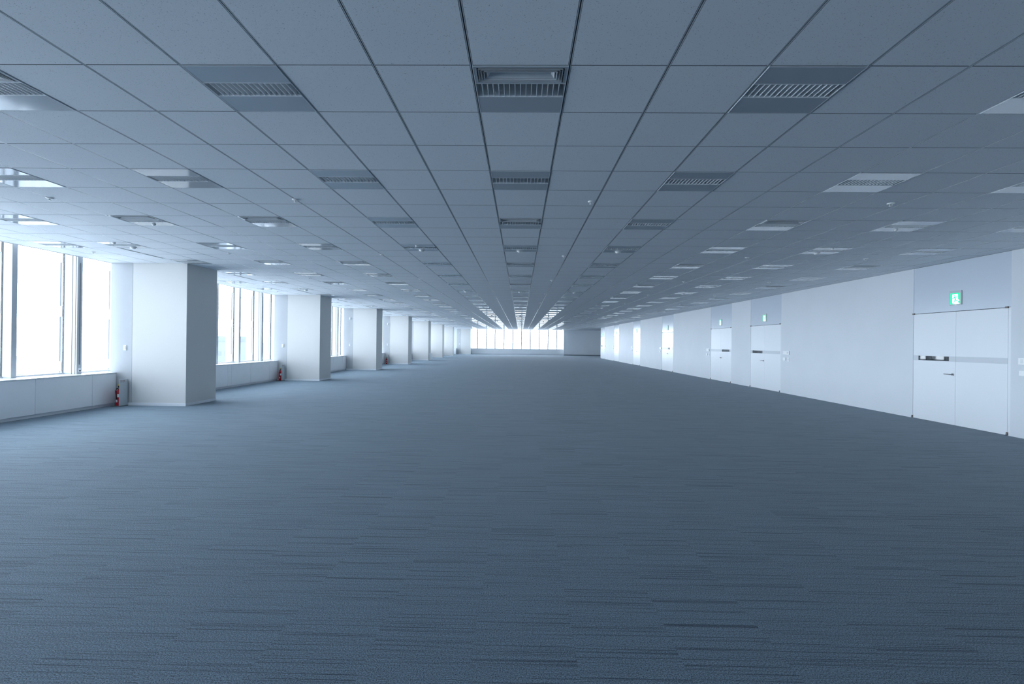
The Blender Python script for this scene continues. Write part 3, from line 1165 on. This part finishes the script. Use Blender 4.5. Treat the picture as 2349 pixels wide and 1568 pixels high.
# switch plates beside the doors: (far y, near y, z0, z1, look)
PL = [(0.0, 0.22, 1.235, 1.347, 'intercom_panel'), (0.225, 0.38, 1.235, 1.347, 'card_reader'), (0.03, 0.18, 1.045, 1.135, 'light_switch'), (0.265, 0.36, 1.02, 1.14, 'wall_socket_plate')]
NICE = {'intercom_panel': ('wide white grille plate', 'wall plate'), 'card_reader': ('upright white reader plate', 'card reader'),
        'light_switch': ('small raised white switch plate', 'switch'), 'wall_socket_plate': ('narrow white plate with grey inset', 'wall plate')}
PLACES = [(8.322, 'right of the nearest double door'), (15.65, 'right of the second double door'), (22.04, 'left of the third double door'),
          (29.41, 'left of the fourth double door'), (36.78, 'left of the fifth double door'), (44.16, 'left of the sixth double door'), (48.45, 'right of the farthest double door')]
pl_proto = {}
for y_far, place in PLACES:
    for d0, d1, z0, z1, nm in PL:
        wd = d1 - d0
        yc, zc = y_far - (d0 + d1) / 2, (z0 + z1) / 2
        if y_far < 9 and nm in ('card_reader', 'wall_socket_plate'):
            continue            # outside the picture
        if nm not in pl_proto:
            root = empty(nm, (0, 0, 0))
            a = MB()
            t = 0.028 if nm in ('light_switch', 'card_reader') else 0.010
            hz = (z1 - z0) / 2
            a.box(-t, 0, -wd / 2, wd / 2, -hz, hz, 'plate', 0.003)
            a.build('cover', root)
            a = MB()
            if nm == 'intercom_panel':
                for q in range(5):
                    a.box(-t - 0.0015, -t, 0.025, 0.070, -0.032 + q * 0.014, -0.026 + q * 0.014, 'plate_in')
                a.build('grille', root)
                a = MB()
                a.box(-t - 0.004, -t, -0.07, -0.02, -0.03, 0.03, 'plate')
                a.build('button', root)
            else:
                a.box(-t - 0.0015, -t, -wd * 0.25, wd * 0.25, -hz * 0.55, hz * 0.55, 'plate_in' if nm != 'light_switch' else 'plate')
                a.build('inset', root)
            pl_proto[nm] = root
        else:
            root = copy_tree(pl_proto[nm])
        root.location = (XW, yc, zc)
        tag(root, f'{NICE[nm][0]} {place}', NICE[nm][1], 'plates beside the doors')

# ------------------------------------------------------------------ small things on the column side panels
sw = None
for n in (0, 1, 2, 3, 7):
    cy = (COLY + [Y8])[n]
    if sw is None:
        root = empty('light_switch', (0, 0, 0))
        a = MB()
        a.box(-0.036, 0.036, -0.010, 0, -0.060, 0.060, 'plate', 0.003)
        a.build('cover', root)
        a = MB()
        a.box(-0.004, 0.022, -0.013, -0.010, -0.036, 0.036, 'plate_in', 0.001)
        a.build('rocker', root)
        sw = root
    else:
        root = copy_tree(sw)
    root.location = (-8.865 if n < 7 else -7.63, cy + 0.004, 1.29)
    which = f'{ORD[n + 1]} column from the camera' if n < 7 else 'farthest corner pier'
    tag(root, f'white switch plate on the side panel of the {which}', 'switch', 'switches on the column panels')
sp = None
for n in (2, 3, 7):
    cy = (COLY + [Y8])[n]
    if sp is None:
        root = empty('wall_speaker', (0, 0, 0))
        bm = bmesh.new()
        bmesh.ops.create_uvsphere(bm, u_segments=20, v_segments=12, radius=1.0)
        for v in bm.verts:
            v.co = Vector((v.co.x * 0.042, min(v.co.y, 0.0) * 0.045, v.co.z * 0.075))
        a = MB()
        a.add_bm(bm, 'plate', True)
        a.build('shell', root)
        a = MB()
        a.box(-0.03, 0.03, -0.010, 0.0, -0.06, 0.06, 'plate', 0.003)
        a.build('backplate', root)
        sp = root
    else:
        root = copy_tree(sp)
    root.location = (-8.848 if n < 7 else -7.63, cy + 0.003, 2.66)
    which = f'{ORD[n + 1]} column from the camera' if n < 7 else 'farthest corner pier'
    tag(root, f'white oval device high on the side panel of the {which}', 'wall device', 'oval wall devices')


def extinguisher(loc, label):
    root = empty('fire_extinguisher', loc)
    root.rotation_euler.z = 0.9
    tag(root, label, 'fire extinguisher', 'fire extinguishers')
    a = MB()
    a.lathe([(0.052, 0.0), (0.056, 0.006), (0.056, 0.012), (0.053, 0.016), (0.055, 0.022), (0.055, 0.285), (0.050, 0.315), (0.034, 0.338), (0.019, 0.348), (0.019, 0.362), (0.0, 0.362)], 'red', 28)
    a.build('cylinder', root)
    a = MB()
    k = 9
    for i in range(k):
        t0 = math.radians(-130 + i * 50 / k)
        t1 = math.radians(-130 + (i + 1) * 50 / k)
        r = 0.0556
        a.face([(r * math.cos(t0), r * math.sin(t0), 0.185), (r * math.cos(t1), r * math.sin(t1), 0.185), (r * math.cos(t1), r * math.sin(t1), 0.255), (r * math.cos(t0), r * math.sin(t0), 0.255)], 'plate', True)
    tag(a.build('paper_label', root), 'white instruction label')
    a = MB()
    a.lathe([(0.022, 0.362), (0.022, 0.392), (0.014, 0.400), (0.0, 0.400)], 'metal', 16)
    a.box(-0.012, 0.012, -0.085, 0.02, 0.392, 0.402, 'black', 0.003)
    a.box(-0.011, 0.011, -0.075, 0.018, 0.418, 0.430, 'black', 0.003)
    a.box(-0.010, 0.010, 0.006, 0.018, 0.400, 0.420, 'black')
    tag(a.build('valve_and_lever', root), 'black lever on a metal valve')
    a = MB()
    a.tube([(0.0, -0.018, 0.432), (0.016, -0.022, 0.442), (0.018, -0.026, 0.458), (0.0, -0.030, 0.466), (-0.016, -0.026, 0.456), (-0.012, -0.020, 0.440), (0.0, -0.018, 0.432)], 0.007, 'yellow', 8)
    tag(a.build('safety_pin', root), 'yellow ring pin')
    a = MB()
    a.tube([(-0.018, -0.01, 0.380), (-0.046, -0.03, 0.372), (-0.062, -0.048, 0.330), (-0.058, -0.052, 0.26), (-0.050, -0.050, 0.19), (-0.044, -0.052, 0.13)], 0.0105, 'black', 10)
    h = a.build('hose', root)
    a = MB()
    a.tube([(-0.044, -0.052, 0.135), (-0.041, -0.053, 0.075)], 0.013, 'plate', 12)
    tag(a.build('nozzle', h), 'pale nozzle')
    return root


def stand(loc, label, rot=0.0, text=True):
    """floor stand for an extinguisher: tray, tall side plate with lettering on its +x face, back plate; the tray's centre is the origin"""
    root = empty('extinguisher_stand', loc)
    root.rotation_euler.z = rot
    tag(root, label, 'extinguisher stand', 'extinguisher stands')
    a = MB()
    a.box(-0.10, 0.105, -0.115, 0.115, 0.0, 0.016, 'tray', 0.003)
    a.build('tray', root)
    a = MB()
    a.box(0.088, 0.096, -0.115, 0.115, 0.016, 0.590, 'stand', 0.002)
    sd = a.build('sign_plate', root)
    a = MB()
    a.box(-0.10, 0.088, 0.107, 0.115, 0.016, 0.590, 'stand', 0.002)
    a.build('back_plate', root)
    if text:
        cu = bpy.data.curves.new('lettering', 'FONT')
        cu.body = '\u6d88\u706b\u5668'
        cu.size = 0.042
        cu.align_x = 'LEFT'
        tmp = bpy.data.objects.new('lettering', cu)
        COL.objects.link(tmp)
        bpy.context.view_layer.update()
        me = bpy.data.meshes.new_from_object(tmp.evaluated_get(bpy.context.evaluated_depsgraph_get()))
        bpy.data.objects.remove(tmp)
        me.materials.clear()
        me.materials.append(M['ink'])
        o = link_mesh('lettering', me, sd, (0.0968, -0.098, 0.545))
        o.rotation_euler = (math.pi / 2, 0, math.pi / 2)
        a = MB()
        a.box(0.096, 0.0966, -0.098, 0.098, 0.528, 0.5305, 'ink2')
        a.build('rule', sd)
    return root


STANDS = [(0, 'first'), (1, 'second'), (3, 'fourth')]
for n, w in STANDS:
    cy = COLY[n]
    yy = cy - 0.135
    stand((-8.868, yy, 0.0), f'grey extinguisher stand at the foot of the {w} column from the camera')
    extinguisher((-8.868, yy - 0.018, 0.016), f'red fire extinguisher in the stand by the {w} column from the camera')
# a stand seen alone on the room side of the fifth column
stand((COL_X1 + 0.184, COLY[4] + 0.18, 0.0), 'pale extinguisher stand against the room side of the fifth column from the camera', math.pi / 2 * 3, False)

# ------------------------------------------------------------------ hazy towers outside
TW = [(-104, 172, 22, 16, 0.5, 'hazy office tower seen low through the second window bay'), (-128, 175, 14, 14, -6.0, 'faint tower left of the office tower behind the second bay'),
      (-150, 150, 26, 18, -6.5, 'very pale tower low in the first window bay')]
for x, y, wx, wy, top, lab in TW:
    tm = 'tower2' if 'very pale' in lab else 'tower'
    root = empty('tower_block', (x, y, -90))
    tag(root, lab, 'building', 'towers outside')
    a = MB()
    a.box(-wx / 2, wx / 2, -wy / 2, wy / 2, 0, 90 + top, tm)
    a.build('walls', root)
    a = MB()
    z = 90 + top - 3.0
    while z > 40:
        q = -wx / 2 + 1.5
        while q < wx / 2 - 2.5:
            a.box(q, q + 1.8, -wy / 2 - 0.06, -wy / 2, z - 1.6, z, 'towerw')
            q += 3.0
        z -= 3.6
    a.build('window_grid', root)
    a = MB()
    a.box(-wx * 0.25, wx * 0.2, -wy * 0.2, wy * 0.25, 90 + top, 92.2 + top, tm)
    a.build('roof_plant', root)
